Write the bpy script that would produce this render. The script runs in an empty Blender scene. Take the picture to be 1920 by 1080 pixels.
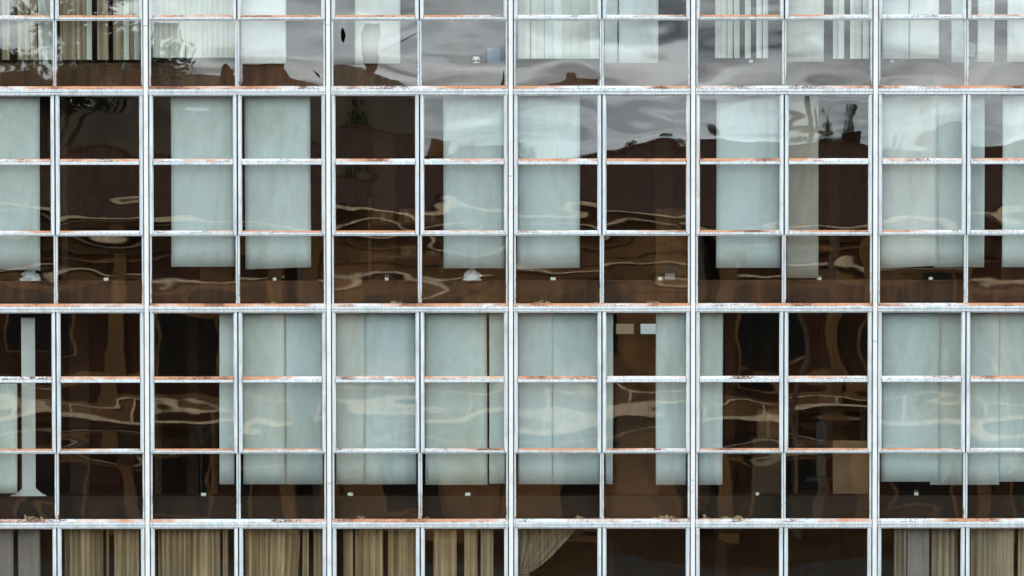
import bpy, math, random
from mathutils import Vector, Matrix, Euler, noise as mnoise
R = math.radians
random.seed(7)
scene = bpy.context.scene
COL = scene.collection

# ------------------------------------------------------------------ camera
PX = 0.008                      # metres per photo pixel on the facade
DIST, PITCH, ROLL = 60.0, 2.0, -0.05
ZC0 = 12.0                      # height of the picture's centre on the facade
CAMZ = ZC0 + DIST * math.tan(R(PITCH))
SLANT = DIST / math.cos(R(PITCH))
FPX = SLANT / PX
cam = bpy.data.objects.new('camera', bpy.data.cameras.new('camera'))
COL.objects.link(cam)
cam.location = (0, -DIST, CAMZ)
cam.rotation_euler = (Matrix.Rotation(R(90 - PITCH), 4, 'X') @ Matrix.Rotation(R(ROLL), 4, 'Z')).to_euler()
cam.data.sensor_width = 36
cam.data.lens = FPX / 1920 * 36
cam.data.clip_start = 0.5
cam.data.clip_end = 3000
scene.camera = cam
CM = Matrix.Translation(cam.location) @ cam.rotation_euler.to_matrix().to_4x4()

def P(px, py, y=0.0):
    """world point at depth plane y that the photo shows at pixel px, py"""
    d = CM.to_3x3() @ Vector(((px - 960) / FPX, (540 - py) / FPX, -1))
    t = (y - CM.translation.y) / d.y
    return CM.translation + d * t
def XX(px, y=0.0): return P(px, 540, y).x
def ZZ(py, y=0.0, px=960): return P(px, py, y).z

# ------------------------------------------------------------------ light
SUN_EL, SUN_AZ = 42, -145       # degrees; azimuth from straight behind the camera: the sun stands behind the facade
world = bpy.data.worlds.new('World'); scene.world = world; world.use_nodes = True
nt = world.node_tree; nt.nodes.clear()
def N(tree, t, **k):
    n = tree.nodes.new(t)
    for a, v in k.items():
        if hasattr(n, a): setattr(n, a, v)
        else: n.inputs[a].default_value = v
    return n
def L(tree, a, b): tree.links.new(a, b)
sky = N(nt, 'ShaderNodeTexSky', sky_type='NISHITA', sun_disc=False)
sky.sun_elevation = R(SUN_EL); sky.sun_rotation = R(180 + SUN_AZ); sky.dust_density = 2.0
bg1 = N(nt, 'ShaderNodeBackground'); bg1.inputs['Strength'].default_value = 0.10
L(nt, sky.outputs[0], bg1.inputs[0])
tc = N(nt, 'ShaderNodeTexCoord')
sep = N(nt, 'ShaderNodeSeparateXYZ'); L(nt, tc.outputs['Generated'], sep.inputs[0])
ab = N(nt, 'ShaderNodeMath', operation='ABSOLUTE'); L(nt, sep.outputs[2], ab.inputs[0])
ad = N(nt, 'ShaderNodeMath', operation='ADD'); L(nt, ab.outputs[0], ad.inputs[0]); ad.inputs[1].default_value = 0.10
dv = N(nt, 'ShaderNodeVectorMath', operation='SCALE')
iv = N(nt, 'ShaderNodeMath', operation='DIVIDE'); iv.inputs[0].default_value = 1.0; L(nt, ad.outputs[0], iv.inputs[1])
L(nt, tc.outputs['Generated'], dv.inputs[0]); L(nt, iv.outputs[0], dv.inputs['Scale'])
cl = N(nt, 'ShaderNodeTexNoise'); cl.inputs['Scale'].default_value = 1.6; cl.inputs['Detail'].default_value = 4; cl.inputs['Roughness'].default_value = 0.5
cl.inputs['Distortion'].default_value = 0.5
of = N(nt, 'ShaderNodeVectorMath', operation='ADD'); of.inputs[1].default_value = (8.2, 2.9, 1.4)
L(nt, dv.outputs[0], of.inputs[0]); L(nt, of.outputs[0], cl.inputs['Vector'])
cr = N(nt, 'ShaderNodeValToRGB'); L(nt, cl.outputs[0], cr.inputs[0])
cr.color_ramp.elements[0].position = 0.30; cr.color_ramp.elements[0].color = (0.30, 0.36, 0.42, 1)
cr.color_ramp.elements[1].position = 0.62; cr.color_ramp.elements[1].color = (2.25, 2.40, 2.45, 1)
bg2 = N(nt, 'ShaderNodeBackground'); bg2.inputs['Strength'].default_value = 1.0
L(nt, cr.outputs[0], bg2.inputs[0])
mx = N(nt, 'ShaderNodeMixShader'); mx.inputs[0].default_value = 0.85
L(nt, bg1.outputs[0], mx.inputs[1]); L(nt, bg2.outputs[0], mx.inputs[2])
wo = N(nt, 'ShaderNodeOutputWorld'); L(nt, mx.outputs[0], wo.inputs[0])

sun = bpy.data.objects.new('sun', bpy.data.lights.new('sun', 'SUN'))
COL.objects.link(sun)
sun.data.energy = 2.3; sun.data.angle = R(2); sun.data.color = (1, 0.93, 0.82)
sd = Vector((math.sin(R(SUN_AZ)) * math.cos(R(SUN_EL)), -math.cos(R(SUN_AZ)) * math.cos(R(SUN_EL)), math.sin(R(SUN_EL))))
sun.rotation_euler = sd.to_track_quat('Z', 'Y').to_euler()
scene.view_settings.view_transform = 'Standard'
scene.view_settings.look = 'None'
scene.view_settings.gamma = 1
scene.view_settings.exposure = 0.68
scene.cycles.transparent_max_bounces = 24
scene.cycles.max_bounces = 4
scene.cycles.use_light_tree = False
world.cycles.sampling_method = 'MANUAL'; world.cycles.sample_map_resolution = 512
scene.cycles.diffuse_bounces = 2
scene.cycles.glossy_bounces = 2
scene.cycles.use_denoising = True
scene.cycles.use_adaptive_sampling = True
scene.cycles.adaptive_threshold = 0.02

# ------------------------------------------------------------------ materials
def newmat(name):
    m = bpy.data.materials.new(name); m.use_nodes = True
    t = m.node_tree; t.nodes.clear()
    o = N(t, 'ShaderNodeOutputMaterial')
    return m, t, o
def ramp(t, src, stops):
    r = N(t, 'ShaderNodeValToRGB'); L(t, src, r.inputs[0])
    e = r.color_ramp.elements
    while len(e) < len(stops): e.new(0.5)
    for i, (p, c) in enumerate(stops):
        e[i].position = p; e[i].color = c if len(c) == 4 else (*c, 1)
    return r
def mapping(t, scale, coord='Object', loc=None):
    c = N(t, 'ShaderNodeTexCoord'); m = N(t, 'ShaderNodeMapping'); m.inputs['Scale'].default_value = scale
    L(t, c.outputs[coord], m.inputs[0])
    if loc: L(t, loc, m.inputs['Location'])
    return m
def wpos(t, scale):
    g = N(t, 'ShaderNodeNewGeometry'); m = N(t, 'ShaderNodeMapping'); m.inputs['Scale'].default_value = scale
    L(t, g.outputs['Position'], m.inputs[0]); return m
def noi(t, vec, scale=1, detail=3, rough=0.5, dist=0):
    n = N(t, 'ShaderNodeTexNoise'); n.inputs['Scale'].default_value = scale; n.inputs['Detail'].default_value = detail
    n.inputs['Roughness'].default_value = rough; n.inputs['Distortion'].default_value = dist
    L(t, vec.outputs[0], n.inputs['Vector']); return n
def math_(t, op, a, b=None, clamp=False):
    n = N(t, 'ShaderNodeMath', operation=op); n.use_clamp = clamp
    for i, v in enumerate((a, b)):
        if v is None: continue
        if isinstance(v, (int, float)): n.inputs[i].default_value = v
        else: L(t, v, n.inputs[i])
    return n.outputs[0]
def mixc(t, f, a, b):
    n = N(t, 'ShaderNodeMix', data_type='RGBA')
    for s, v in ((n.inputs[0], f), (n.inputs[6], a), (n.inputs[7], b)):
        if isinstance(v, (int, float)): s.default_value = v
        elif isinstance(v, tuple): s.default_value = (*v, 1) if len(v) == 3 else v
        else: L(t, v, s)
    return n.outputs[2]

def simple(name, col, var=0.25, scale=(3, 3, 3), rough=0.7, bump=0.0, bscale=40, spec=0.3, tone=None):
    """plain surface: two tones of one colour broken up by noise, with a fine relief"""
    m, t, o = newmat(name)
    b = N(t, 'ShaderNodeBsdfPrincipled'); b.inputs['Roughness'].default_value = rough
    b.inputs['Specular IOR Level'].default_value = spec
    v = wpos(t, scale); n = noi(t, v, 1, 5, 0.6)
    dark = tuple(c * (1 - var) for c in col); lite = tone or tuple(min(1, c * (1 + var)) for c in col)
    r = ramp(t, n.outputs[0], [(0.3, dark), (0.7, lite)])
    L(t, r.outputs[0], b.inputs['Base Color'])
    if bump:
        n2 = noi(t, wpos(t, (1, 1, 1)), bscale, 4, 0.6)
        bp = N(t, 'ShaderNodeBump'); bp.inputs['Strength'].default_value = bump; bp.inputs['Distance'].default_value = 0.01
        L(t, n2.outputs[0], bp.inputs['Height']); L(t, bp.outputs[0], b.inputs['Normal'])
    L(t, b.outputs[0], o.inputs[0]); return m

def painted_steel(name, base=(0.83, 0.85, 0.86), cover=False):
    """old white gloss paint; the 'rust' point attribute says where water sits (1) and rust bleeds"""
    m, t, o = newmat(name)
    b = N(t, 'ShaderNodeBsdfPrincipled'); b.inputs['Roughness'].default_value = 0.55
    at = N(t, 'ShaderNodeAttribute', attribute_name='rust')
    low = noi(t, wpos(t, (0.55, 1, 0.9)), 1, 2, 0.5)                      # which bars suffer most
    mid = noi(t, wpos(t, (5, 6, 9)), 1, 5, 0.65)
    fin = noi(t, wpos(t, (26, 26, 40)), 1, 4, 0.7)
    # bluish grey grime streaks running down the uprights
    st = noi(t, wpos(t, (45, 45, 1.6)), 1, 4, 0.6)
    stm = ramp(t, st.outputs[0], [(0.36, (0, 0, 0)), (0.64, (1, 1, 1))])
    c0 = mixc(t, math_(t, 'MULTIPLY', stm.outputs[0], 0.12 if cover else 0.7), base, (0.42, 0.58, 0.665))
    yl = ramp(t, mid.outputs[0], [(0.5, (0, 0, 0)), (0.8, (1, 1, 1))])
    c1 = mixc(t, math_(t, 'MULTIPLY', yl.outputs[0], 0.25), c0, (0.72, 0.62, 0.48))
    gr = noi(t, wpos(t, (7, 7, 3.2)), 1, 5, 0.7)                             # grey grime blotches
    gm = ramp(t, gr.outputs[0], [(0.5, (0, 0, 0)), (0.72, (1, 1, 1))])
    c1 = mixc(t, math_(t, 'MULTIPLY', gm.outputs[0], 0.30 if cover else 0.55), c1, (0.36, 0.37, 0.36))
    # pale orange bleed
    s = math_(t, 'ADD', math_(t, 'MULTIPLY', at.outputs['Fac'], 1.0), math_(t, 'MULTIPLY', math_(t, 'SUBTRACT', mid.outputs[0], 0.5), 1.1))
    s = math_(t, 'ADD', s, math_(t, 'MULTIPLY', math_(t, 'SUBTRACT', low.outputs[0], 0.545), 3.4))
    r1 = ramp(t, s, [(0.44, (0, 0, 0)), (1.0, (1, 1, 1))])
    orange = mixc(t, fin.outputs[0], (0.66, 0.30, 0.12), (0.36, 0.10, 0.025))
    gate = ramp(t, at.outputs['Fac'], [(0.12, (0.12, 0.12, 0.12)), (0.5, (1, 1, 1))])
    c2 = mixc(t, math_(t, 'MULTIPLY', r1.outputs[0], math_(t, 'MULTIPLY', gate.outputs[0], 0.92)), c1, orange)
    # dark flakes where the paint has lifted
    fl = noi(t, wpos(t, (34, 20, 70)), 1, 5, 0.75)
    fm = noi(t, wpos(t, (1.7, 1, 2.3)), 1, 2, 0.5)
    d = math_(t, 'MULTIPLY', at.outputs['Fac'], math_(t, 'ADD', math_(t, 'SUBTRACT', fl.outputs[0], 0.5), math_(t, 'MULTIPLY', math_(t, 'SUBTRACT', fm.outputs[0], 0.50), 0.9)))
    r2 = ramp(t, d, [(0.07, (0, 0, 0)), (0.13, (1, 1, 1))])
    c3 = mixc(t, r2.outputs[0], c2, (0.13, 0.04, 0.018))
    # lifted putty line along the top of each bar
    pl = ramp(t, at.outputs['Fac'], [(0.40, (0, 0, 0)), (0.55, (1, 1, 1)), (0.78, (1, 1, 1)), (0.9, (0, 0, 0))])
    pn = noi(t, wpos(t, (17, 10, 12)), 1, 5, 0.7)
    pm = math_(t, 'ADD', pn.outputs[0], math_(t, 'MULTIPLY', math_(t, 'SUBTRACT', fm.outputs[0], 0.5), 0.7))
    pr_ = ramp(t, pm, [(0.5, (0, 0, 0)), (0.6, (1, 1, 1))])
    c3 = mixc(t, math_(t, 'MULTIPLY', pl.outputs[0], pr_.outputs[0]), c3, (0.10, 0.028, 0.012))
    # odd chips anywhere
    ch = noi(t, wpos(t, (14, 14, 6)), 1, 6, 0.75)
    r3 = ramp(t, ch.outputs[0], [(0.76, (0, 0, 0)), (0.78, (1, 1, 1))])
    c4 = mixc(t, r3.outputs[0], c3, (0.10, 0.07, 0.05))
    L(t, c4, b.inputs['Base Color'])
    bp = N(t, 'ShaderNodeBump'); bp.inputs['Strength'].default_value = 0.35; bp.inputs['Distance'].default_value = 0.004
    L(t, math_(t, 'ADD', fin.outputs[0], math_(t, 'MULTIPLY', r2.outputs[0], -1.0)), bp.inputs['Height']); L(t, bp.outputs[0], b.inputs['Normal'])
    L(t, b.outputs[0], o.inputs[0]); return m

def glass(name):
    """old drawn window glass: clear, mirrors a little at each face, slightly pillowed and wavy, dusty"""
    m, t, o = newmat(name)
    oi = N(t, 'ShaderNodeObjectInfo')
    k = math_(t, 'MULTIPLY', oi.outputs['Random'], 97.0)
    loc = N(t, 'ShaderNodeCombineXYZ'); L(t, k, loc.inputs[0]); L(t, k, loc.inputs[2])
    v1 = mapping(t, (0.62, 0.3, 1.45), loc=loc.outputs[0]); w1 = noi(t, v1, 1, 1.0, 0.3, 0.25)
    v2 = mapping(t, (2.4, 0.3, 3.2), loc=loc.outputs[0]); w2 = noi(t, v2, 1, 1, 0.3)
    c = N(t, 'ShaderNodeTexCoord'); sp = N(t, 'ShaderNodeSeparateXYZ'); L(t, c.outputs['Object'], sp.inputs[0])
    px = math_(t, 'COSINE', math_(t, 'MULTIPLY', sp.outputs[0], math.pi / 1.25))
    pz = math_(t, 'COSINE', math_(t, 'MULTIPLY', sp.outputs[2], math.pi / 1.08))
    pil = math_(t, 'MULTIPLY', math_(t, 'MULTIPLY', px, pz), math_(t, 'MULTIPLY', math_(t, 'SUBTRACT', oi.outputs['Random'], 0.35), 0.0014))
    h = math_(t, 'ADD', pil, math_(t, 'ADD', math_(t, 'MULTIPLY', w1.outputs[0], 0.0031), math_(t, 'MULTIPLY', w2.outputs[0], 0.00022)))
    bp = N(t, 'ShaderNodeBump'); bp.inputs['Strength'].default_value = 1; bp.inputs['Distance'].default_value = 1
    L(t, h, bp.inputs['Height'])
    lw = N(t, 'ShaderNodeLayerWeight'); lw.inputs['Blend'].default_value = 0.5        # Schlick: F0 + (1-F0)(1-cos)^5
    fr = math_(t, 'ADD', math_(t, 'MULTIPLY', math_(t, 'POWER', lw.outputs['Facing'], 5.0), 0.93), 0.069)
    gl = N(t, 'ShaderNodeBsdfGlossy'); gl.inputs['Roughness'].default_value = 0.010; gl.inputs['Color'].default_value = (1, 1, 1, 1)
    L(t, bp.outputs[0], gl.inputs['Normal'])
    tr = N(t, 'ShaderNodeBsdfTransparent'); tr.inputs[0].default_value = (0.95, 0.975, 0.965, 1)
    ms = N(t, 'ShaderNodeMixShader'); L(t, fr, ms.inputs[0]); L(t, tr.outputs[0], ms.inputs[1]); L(t, gl.outputs[0], ms.inputs[2])
    # dust: runs and blotches, heavier towards the bottom bead
    df = N(t, 'ShaderNodeBsdfDiffuse'); df.inputs[0].default_value = (0.34, 0.22, 0.13, 1)
    ds = noi(t, mapping(t, (9, 1, 1.2), loc=loc.outputs[0]), 1, 1, 0.5)
    dz = math_(t, 'MULTIPLY', math_(t, 'SUBTRACT', 0.2, sp.outputs[2]), 0.005, True)
    dm = math_(t, 'ADD', math_(t, 'MULTIPLY', math_(t, 'SUBTRACT', ds.outputs[0], 0.42, True), 0.012, True), dz, True)
    m2 = N(t, 'ShaderNodeMixShader'); L(t, dm, m2.inputs[0]); L(t, ms.outputs[0], m2.inputs[1]); L(t, df.outputs[0], m2.inputs[2])
    L(t, m2.outputs[0], o.inputs[0]); return m

def cloth(name, col, trans=0.25, var=0.10, fold_shade=0.0):
    m, t, o = newmat(name)
    n = noi(t, wpos(t, (2.2, 2, 1.1)), 1, 4, 0.6); f = noi(t, wpos(t, (60, 60, 9)), 1, 3, 0.6)
    r = ramp(t, math_(t, 'ADD', math_(t, 'MULTIPLY', n.outputs[0], 0.7), math_(t, 'MULTIPLY', f.outputs[0], 0.3)),
             [(0.32, tuple(c * (1 - var) for c in col)), (0.66, tuple(min(.9, c * (1 + var)) for c in col))])
    if fold_shade:                                                                 # shade between folds, painted into the cloth colour as vertical streaks
        fd = noi(t, wpos(t, (23, 3, 0.25)), 1, 3, 0.6); fr_ = ramp(t, fd.outputs[0], [(0.34, (1 - fold_shade, 1 - fold_shade * 1.05, 1 - fold_shade * 1.1)), (0.66, (1, 1, 1))])
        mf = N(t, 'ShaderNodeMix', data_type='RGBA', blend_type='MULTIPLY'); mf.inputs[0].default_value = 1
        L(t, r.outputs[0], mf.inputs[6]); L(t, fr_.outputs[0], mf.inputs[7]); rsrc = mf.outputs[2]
    else: rsrc = r.outputs[0]
    oi = N(t, 'ShaderNodeObjectInfo')
    tint = ramp(t, oi.outputs['Random'], [(0.0, (0.90, 0.93, 0.95)), (0.5, (1, 1, 1)), (1.0, (0.97, 0.96, 0.92))])
    sn = noi(t, wpos(t, (1.3, 1, 0.5)), 1, 5, 0.7, 0.6)                     # old water stains
    sm = ramp(t, sn.outputs[0], [(0.46, (1, 1, 1)), (0.7, (0.80, 0.75, 0.66))])
    mt = N(t, 'ShaderNodeMix', data_type='RGBA', blend_type='MULTIPLY'); mt.inputs[0].default_value = 1
    L(t, tint.outputs[0], mt.inputs[6]); L(t, sm.outputs[0], mt.inputs[7])
    mu = N(t, 'ShaderNodeMix', data_type='RGBA', blend_type='MULTIPLY'); mu.inputs[0].default_value = 1
    L(t, rsrc, mu.inputs[6]); L(t, mt.outputs[2], mu.inputs[7])
    r = mu
    weave = noi(t, wpos(t, (260, 260, 260)), 1, 2, 0.5)
    col2 = mixc(t, math_(t, 'MULTIPLY', weave.outputs[0], 0.22), r.outputs[2], tuple(c * 0.72 for c in col))
    d = N(t, 'ShaderNodeBsdfDiffuse'); L(t, col2, d.inputs[0])
    s = N(t, 'ShaderNodeBsdfTranslucent'); L(t, col2, s.inputs[0])
    mxs = N(t, 'ShaderNodeMixShader'); mxs.inputs[0].default_value = trans
    L(t, d.outputs[0], mxs.inputs[1]); L(t, s.outputs[0], mxs.inputs[2]); L(t, mxs.outputs[0], o.inputs[0]); return m

M = dict(
    paint=painted_steel('white_painted_steel'), cover=painted_steel('white_cover_strip', (0.88, 0.88, 0.86), True),
    core=simple('dark_steel_core', (0.035, 0.035, 0.04)), glass=glass('window_glass'),
    pale=cloth('pale_blind_cloth', (0.71, 0.79, 0.80), 0.12), white=cloth('white_blind_cloth', (0.82, 0.87, 0.89), 0.12),
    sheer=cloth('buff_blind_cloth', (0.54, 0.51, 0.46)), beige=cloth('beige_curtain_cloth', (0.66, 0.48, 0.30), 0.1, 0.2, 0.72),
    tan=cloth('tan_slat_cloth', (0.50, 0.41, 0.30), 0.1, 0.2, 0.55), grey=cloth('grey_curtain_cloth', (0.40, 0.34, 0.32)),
    cream=cloth('cream_slat_cloth', (0.72, 0.74, 0.69), 0.2, 0.12),
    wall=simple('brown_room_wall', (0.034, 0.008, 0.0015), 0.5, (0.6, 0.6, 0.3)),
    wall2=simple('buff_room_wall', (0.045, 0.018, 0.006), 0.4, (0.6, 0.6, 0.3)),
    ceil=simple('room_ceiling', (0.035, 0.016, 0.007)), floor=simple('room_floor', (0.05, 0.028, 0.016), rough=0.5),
    wood=simple('brown_ledge_board', (0.062, 0.023, 0.0065), 0.6, (7, 7, 1.0), 0.6), wood2=simple('dark_ledge_board', (0.020, 0.008, 0.0025), 0.5, (7, 7, 1.0), 0.6), dwood=simple('dark_wood', (0.05, 0.025, 0.012), 0.3, (6, 6, 1)),
    card=simple('cardboard', (0.10, 0.048, 0.018), 0.3, (4, 4, 4), 0.85), board=simple('buff_board', (0.16, 0.095, 0.045), 0.2),
    black=simple('black_plastic', (0.012, 0.012, 0.012), 0.3, rough=0.5), wplastic=simple('white_plastic', (0.75, 0.75, 0.72), 0.08, rough=0.45),
    blue=simple('blue_fabric', (0.09, 0.17, 0.30), 0.2), plaster=simple('plaster_crumbs', (0.42, 0.30, 0.18), 0.35, (40, 40, 40)),
    bag=simple('white_bag_film', (0.72, 0.74, 0.74), 0.12, (20, 20, 20), 0.3), steel=simple('grey_steel', (0.38, 0.42, 0.42), 0.1, rough=0.45),
    conc=simple('rendered_concrete', (0.42, 0.40, 0.37), 0.2, (0.7, 0.7, 0.7), 0.9, 0.4), asphalt=simple('asphalt', (0.04, 0.036, 0.032), 0.3, (1, 1, 1), 0.95, 0.5, spec=0.05),
    stucco=simple('brown_stucco', (0.036, 0.012, 0.003), 0.6, (0.5, 0.5, 0.5), 0.9), stucco2=simple('buff_stucco', (0.16, 0.078, 0.030), 0.6, (0.5, 0.5, 0.5), 0.9),
    tile=simple('clay_roof_tiles', (0.042, 0.015, 0.006), 0.7, (2.5, 5, 5), 0.85), trim=simple('white_trim', (0.66, 0.50, 0.33), 0.45),
    dglass=simple('dark_window_glass', (0.008, 0.007, 0.006), 0.2, rough=0.3, spec=0.2), hill=simple('scrub_hillside', (0.045, 0.028, 0.014), 0.55, (0.06, 0.06, 0.06), 0.95),
    bark=simple('bark', (0.09, 0.06, 0.04), 0.3, (9, 9, 2), 0.95), leaf=simple('leaves', (0.045, 0.06, 0.022), 0.5, (1.2, 1.2, 1.2), 0.7),
    lit=None, earth=simple('packed_earth', (0.036, 0.019, 0.008), 0.6, (0.25, 0.25, 0.25), 0.95, spec=0.05))
m, t, o = newmat('daylit_rear_window')       # windows in the far wall of the room open on the sky behind the building
e = N(t, 'ShaderNodeEmission'); e.inputs[0].default_value = (0.62, 0.76, 0.78, 1); e.inputs[1].default_value = 0.4
L(t, e.outputs[0], o.inputs[0]); M['lit'] = m
m, t, o = newmat('daylit_buff_blind')        # the other one has a buff blind drawn over it
e = N(t, 'ShaderNodeEmission'); e.inputs[0].default_value = (0.62, 0.5, 0.33, 1); e.inputs[1].default_value = 0.2
L(t, e.outputs[0], o.inputs[0]); M['litb'] = m

# ------------------------------------------------------------------ mesh helpers
class MB:
    def __init__(s): s.v = []; s.f = []; s.r = []; s.mi = []
    def add(s, vs, fs, rust=None, mi=0):
        k = len(s.v); s.v += [tuple(v) for v in vs]; s.r += rust or [0.0] * len(vs)
        s.f += [tuple(i + k for i in f) for f in fs]; s.mi += [mi] * len(fs); return s
    def box(s, x0, x1, y0, y1, z0, z1, mi=0, rust=None):
        vs = [(x, y, z) for z in (z0, z1) for y in (y0, y1) for x in (x0, x1)]
        return s.add(vs, [(0, 2, 3, 1), (4, 5, 7, 6), (0, 1, 5, 4), (2, 6, 7, 3), (0, 4, 6, 2), (1, 3, 7, 5)], rust, mi)
    def bevbox(s, x0, x1, y0, y1, z0, z1, b=0.01, mi=0):
        """box with its vertical and front edges chamfered"""
        vs = []
        for z, i in ((z0, b), (z0 + b, 0), (z1 - b, 0), (z1, b)):
            vs += [(x0 + i, y0 + i, z), (x1 - i, y0 + i, z), (x1 - i, y1 - i, z), (x0 + i, y1 - i, z)]
        fs = [(3, 2, 1, 0), (12, 13, 14, 15)]
        for k in range(3):
            for j in range(4):
                a = k * 4 + j; c = k * 4 + (j + 1) % 4; fs.append((a, c, c + 4, a + 4))
        return s.add(vs, fs, None, mi)
    def prism_x(s, prof, x0, x1, mi=0):
        """closed profile of (y, z, rust) extruded along x"""
        n = len(prof)
        vs = [(x0, p[0], p[1]) for p in prof] + [(x1, p[0], p[1]) for p in prof]
        fs = [(i, (i + 1) % n, n + (i + 1) % n, n + i) for i in range(n)] + [tuple(range(n))[::-1], tuple(range(n, 2 * n))]
        return s.add(vs, fs, [p[2] for p in prof] * 2, mi)
    def prism_z(s, prof, z0, z1, mi=0, rb=0.0):
        n = len(prof)
        vs = [(p[0], p[1], z0) for p in prof] + [(p[0], p[1], z1) for p in prof]
        fs = [(i, (i + 1) % n, n + (i + 1) % n, n + i) for i in range(n)] + [tuple(range(n))[::-1], tuple(range(n, 2 * n))]
        return s.add(vs, fs, [rb + (p[2] if len(p) > 2 else 0) for p in prof] + [(p[2] if len(p) > 2 else 0) for p in prof], mi)
    def tube(s, pts, r, n=8, mi=0):
        rings = []; k0 = len(s.v); rr = r if isinstance(r, (list, tuple)) else [r] * len(pts)
        vs = []
        for i, p in enumerate(pts):
            p = Vector(p); d = (Vector(pts[min(i + 1, len(pts) - 1)]) - Vector(pts[max(i - 1, 0)])).normalized()
            u = d.orthogonal().normalized() if abs(d.z) > .99 else d.cross(Vector((0, 0, 1))).normalized(); w = d.cross(u)
            for j in range(n):
                a = 2 * math.pi * j / n; vs.append(p + (u * math.cos(a) + w * math.sin(a)) * rr[i])
        fs = []
        for i in range(len(pts) - 1):
            for j in range(n):
                a = i * n + j; b = i * n + (j + 1) % n; fs.append((a, b, b + n, a + n))
        fs += [tuple(range(n))[::-1], tuple(range((len(pts) - 1) * n, len(pts) * n))]
        return s.add(vs, fs, None, mi)
    def lathe(s, prof, cx, cy, n=16, mi=0):
        vs = []
        for r, z in prof:
            for j in range(n):
                a = 2 * math.pi * j / n; vs.append((cx + r * math.cos(a), cy + r * math.sin(a), z))
        fs = []
        for i in range(len(prof) - 1):
            for j in range(n):
                a = i * n + j; b = i * n + (j + 1) % n; fs.append((a, b, b + n, a + n))
        fs += [tuple(range(n))[::-1], tuple(range((len(prof) - 1) * n, len(prof) * n))]
        return s.add(vs, fs, None, mi)
    def mesh(s, name, mats, smooth=False):
        me = bpy.data.meshes.new(name); me.from_pydata(s.v, [], s.f)
        for mm in (mats if isinstance(mats, (list, tuple)) else [mats]): me.materials.append(mm)
        me.polygons.foreach_set('material_index', s.mi)
        if any(s.r):
            a = me.attributes.new('rust', 'FLOAT', 'POINT'); a.data.foreach_set('value', s.r)
        if smooth: me.polygons.foreach_set('use_smooth', [True] * len(s.f))
        me.update(); return me
    def build(s, name, mats, parent=None, loc=None, smooth=False):
        """link as one object; the origin goes to loc (vertices are given in world space)"""
        if loc is not None:
            l = Vector(loc); s.v = [tuple(Vector(v) - l) for v in s.v]
        return link(name, s.mesh(name, mats, smooth), parent, loc)
def link(name, me, parent=None, loc=None):
    ob = bpy.data.objects.new(name, me); COL.objects.link(ob)
    if parent is not None:
        ob.parent = parent
        if loc is not None: ob.location = Vector(loc) - wloc(parent)
    elif loc is not None: ob.location = loc
    return ob
def wloc(o):
    v = Vector(o.location)
    while o.parent: o = o.parent; v = v + Vector(o.location)
    return v
LABELS = {}
def tag(o, label, cat, group=None, kind=None):
    n = len(label.replace(',', ' ').split()); assert 4 <= n <= 16, (n, label)
    assert label not in LABELS, label
    LABELS[label] = 1
    o['label'] = label; o['category'] = cat
    if group: o['group'] = group
    if kind: o['kind'] = kind
    return o
def empty(name, loc):
    o = bpy.data.objects.new(name, None); COL.objects.link(o); o.location = loc; o.empty_display_size = 0.2; return o
def structure(o): o['kind'] = 'structure'; return o

# ------------------------------------------------------------------ the setting
g = MB(); g.add([(-1500, -2500, 0), (1500, -2500, 0), (1500, 600, 0), (-1500, 600, 0)], [(0, 1, 2, 3)])
structure(g.build('ground', M['earth']))
g = MB(); g.add([(-400, -74, 0.004), (400, -74, 0.004), (400, -62, 0.004), (-400, -62, 0.004)], [(0, 1, 2, 3)])
structure(g.build('road', M['asphalt']))

# ------------------------------------------------------------------ the facade
BX = 341.3                                   # bay width in photo pixels
MUL = [616.6 - 341.3 * 3 + BX * i for i in range(9)]      # mullion lines (bays 1..6 are in the picture)
CEN = [(MUL[i] + MUL[i + 1]) / 2 for i in range(8)]
ROWS = [  # photo rows: underside of transom, glass edges of the three panes
    dict(t=-227.5, A=(-225, -107), B=(-95.5, 28), C=(38.5, 161)),
    dict(t=177.5, A=(180, 297.3), B=(308.5, 432), C=(442.3, 568.8)),
    dict(t=584.2, A=(587, 705.3), B=(716.8, 840.8), C=(850.3, 973)),
    dict(t=988.5, A=(991.5, 1109), B=(1120, 1243), C=(1253, 1377)),
]
TRANS = [(-243, -227.5), (161, 177.5), (568.8, 584.2), (973, 988.5), (1377, 1393)]
ZTOP, ZBOT = ZZ(-243), ZZ(1393)
XL, XR = XX(MUL[0]), XX(MUL[8])
bld = empty('office_building', (0, 0, 0))
tag(bld, 'white steel-framed glass office facade with rusting bars, filling the picture', 'building')

def px(v): return v * PX
# upright cover strips with the dark steel behind them; joints as in the photo
JOINTS = {2: [48], 3: [47, 905], 5: [900], 4: [330], 6: [640]}
for i, mxp in enumerate(MUL):
    xc = XX(mxp)
    cuts = [ZBOT] + sorted(ZZ(j) for j in JOINTS.get(i, [])) + [ZTOP]
    core = MB().box(-0.050, 0.050, 0.012, 0.14, ZBOT, ZTOP); 
    core.v = [(v[0] + xc, v[1], v[2]) for v in core.v]
    core.build('mullion_core', M['core'], bld, (xc, 0, ZBOT))
    for k in range(len(cuts) - 1):
        a, b = cuts[k] + (0.004 if k else 0), cuts[k + 1] - (0.004 if k < len(cuts) - 2 else 0)
        off = 0.004 * (k % 2)
        w = px(3.9)
        s = MB().prism_z([(xc - w, 0.012), (xc - w, -0.060 - off), (xc - w + .005, -0.066 - off), (xc + w - .005, -0.066 - off), (xc + w, -0.060 - off), (xc + w, 0.012)], a, b)
        s.build('cover_strip', M['cover'], bld, (xc, 0, a))
for i in range(8):
    xc = XX(CEN[i])
    c = MB().box(xc - .03, xc + .03, 0.033, 0.12, ZBOT, ZTOP)
    c.build('mullion_core', M['core'], bld, (xc, 0, ZBOT))

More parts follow.
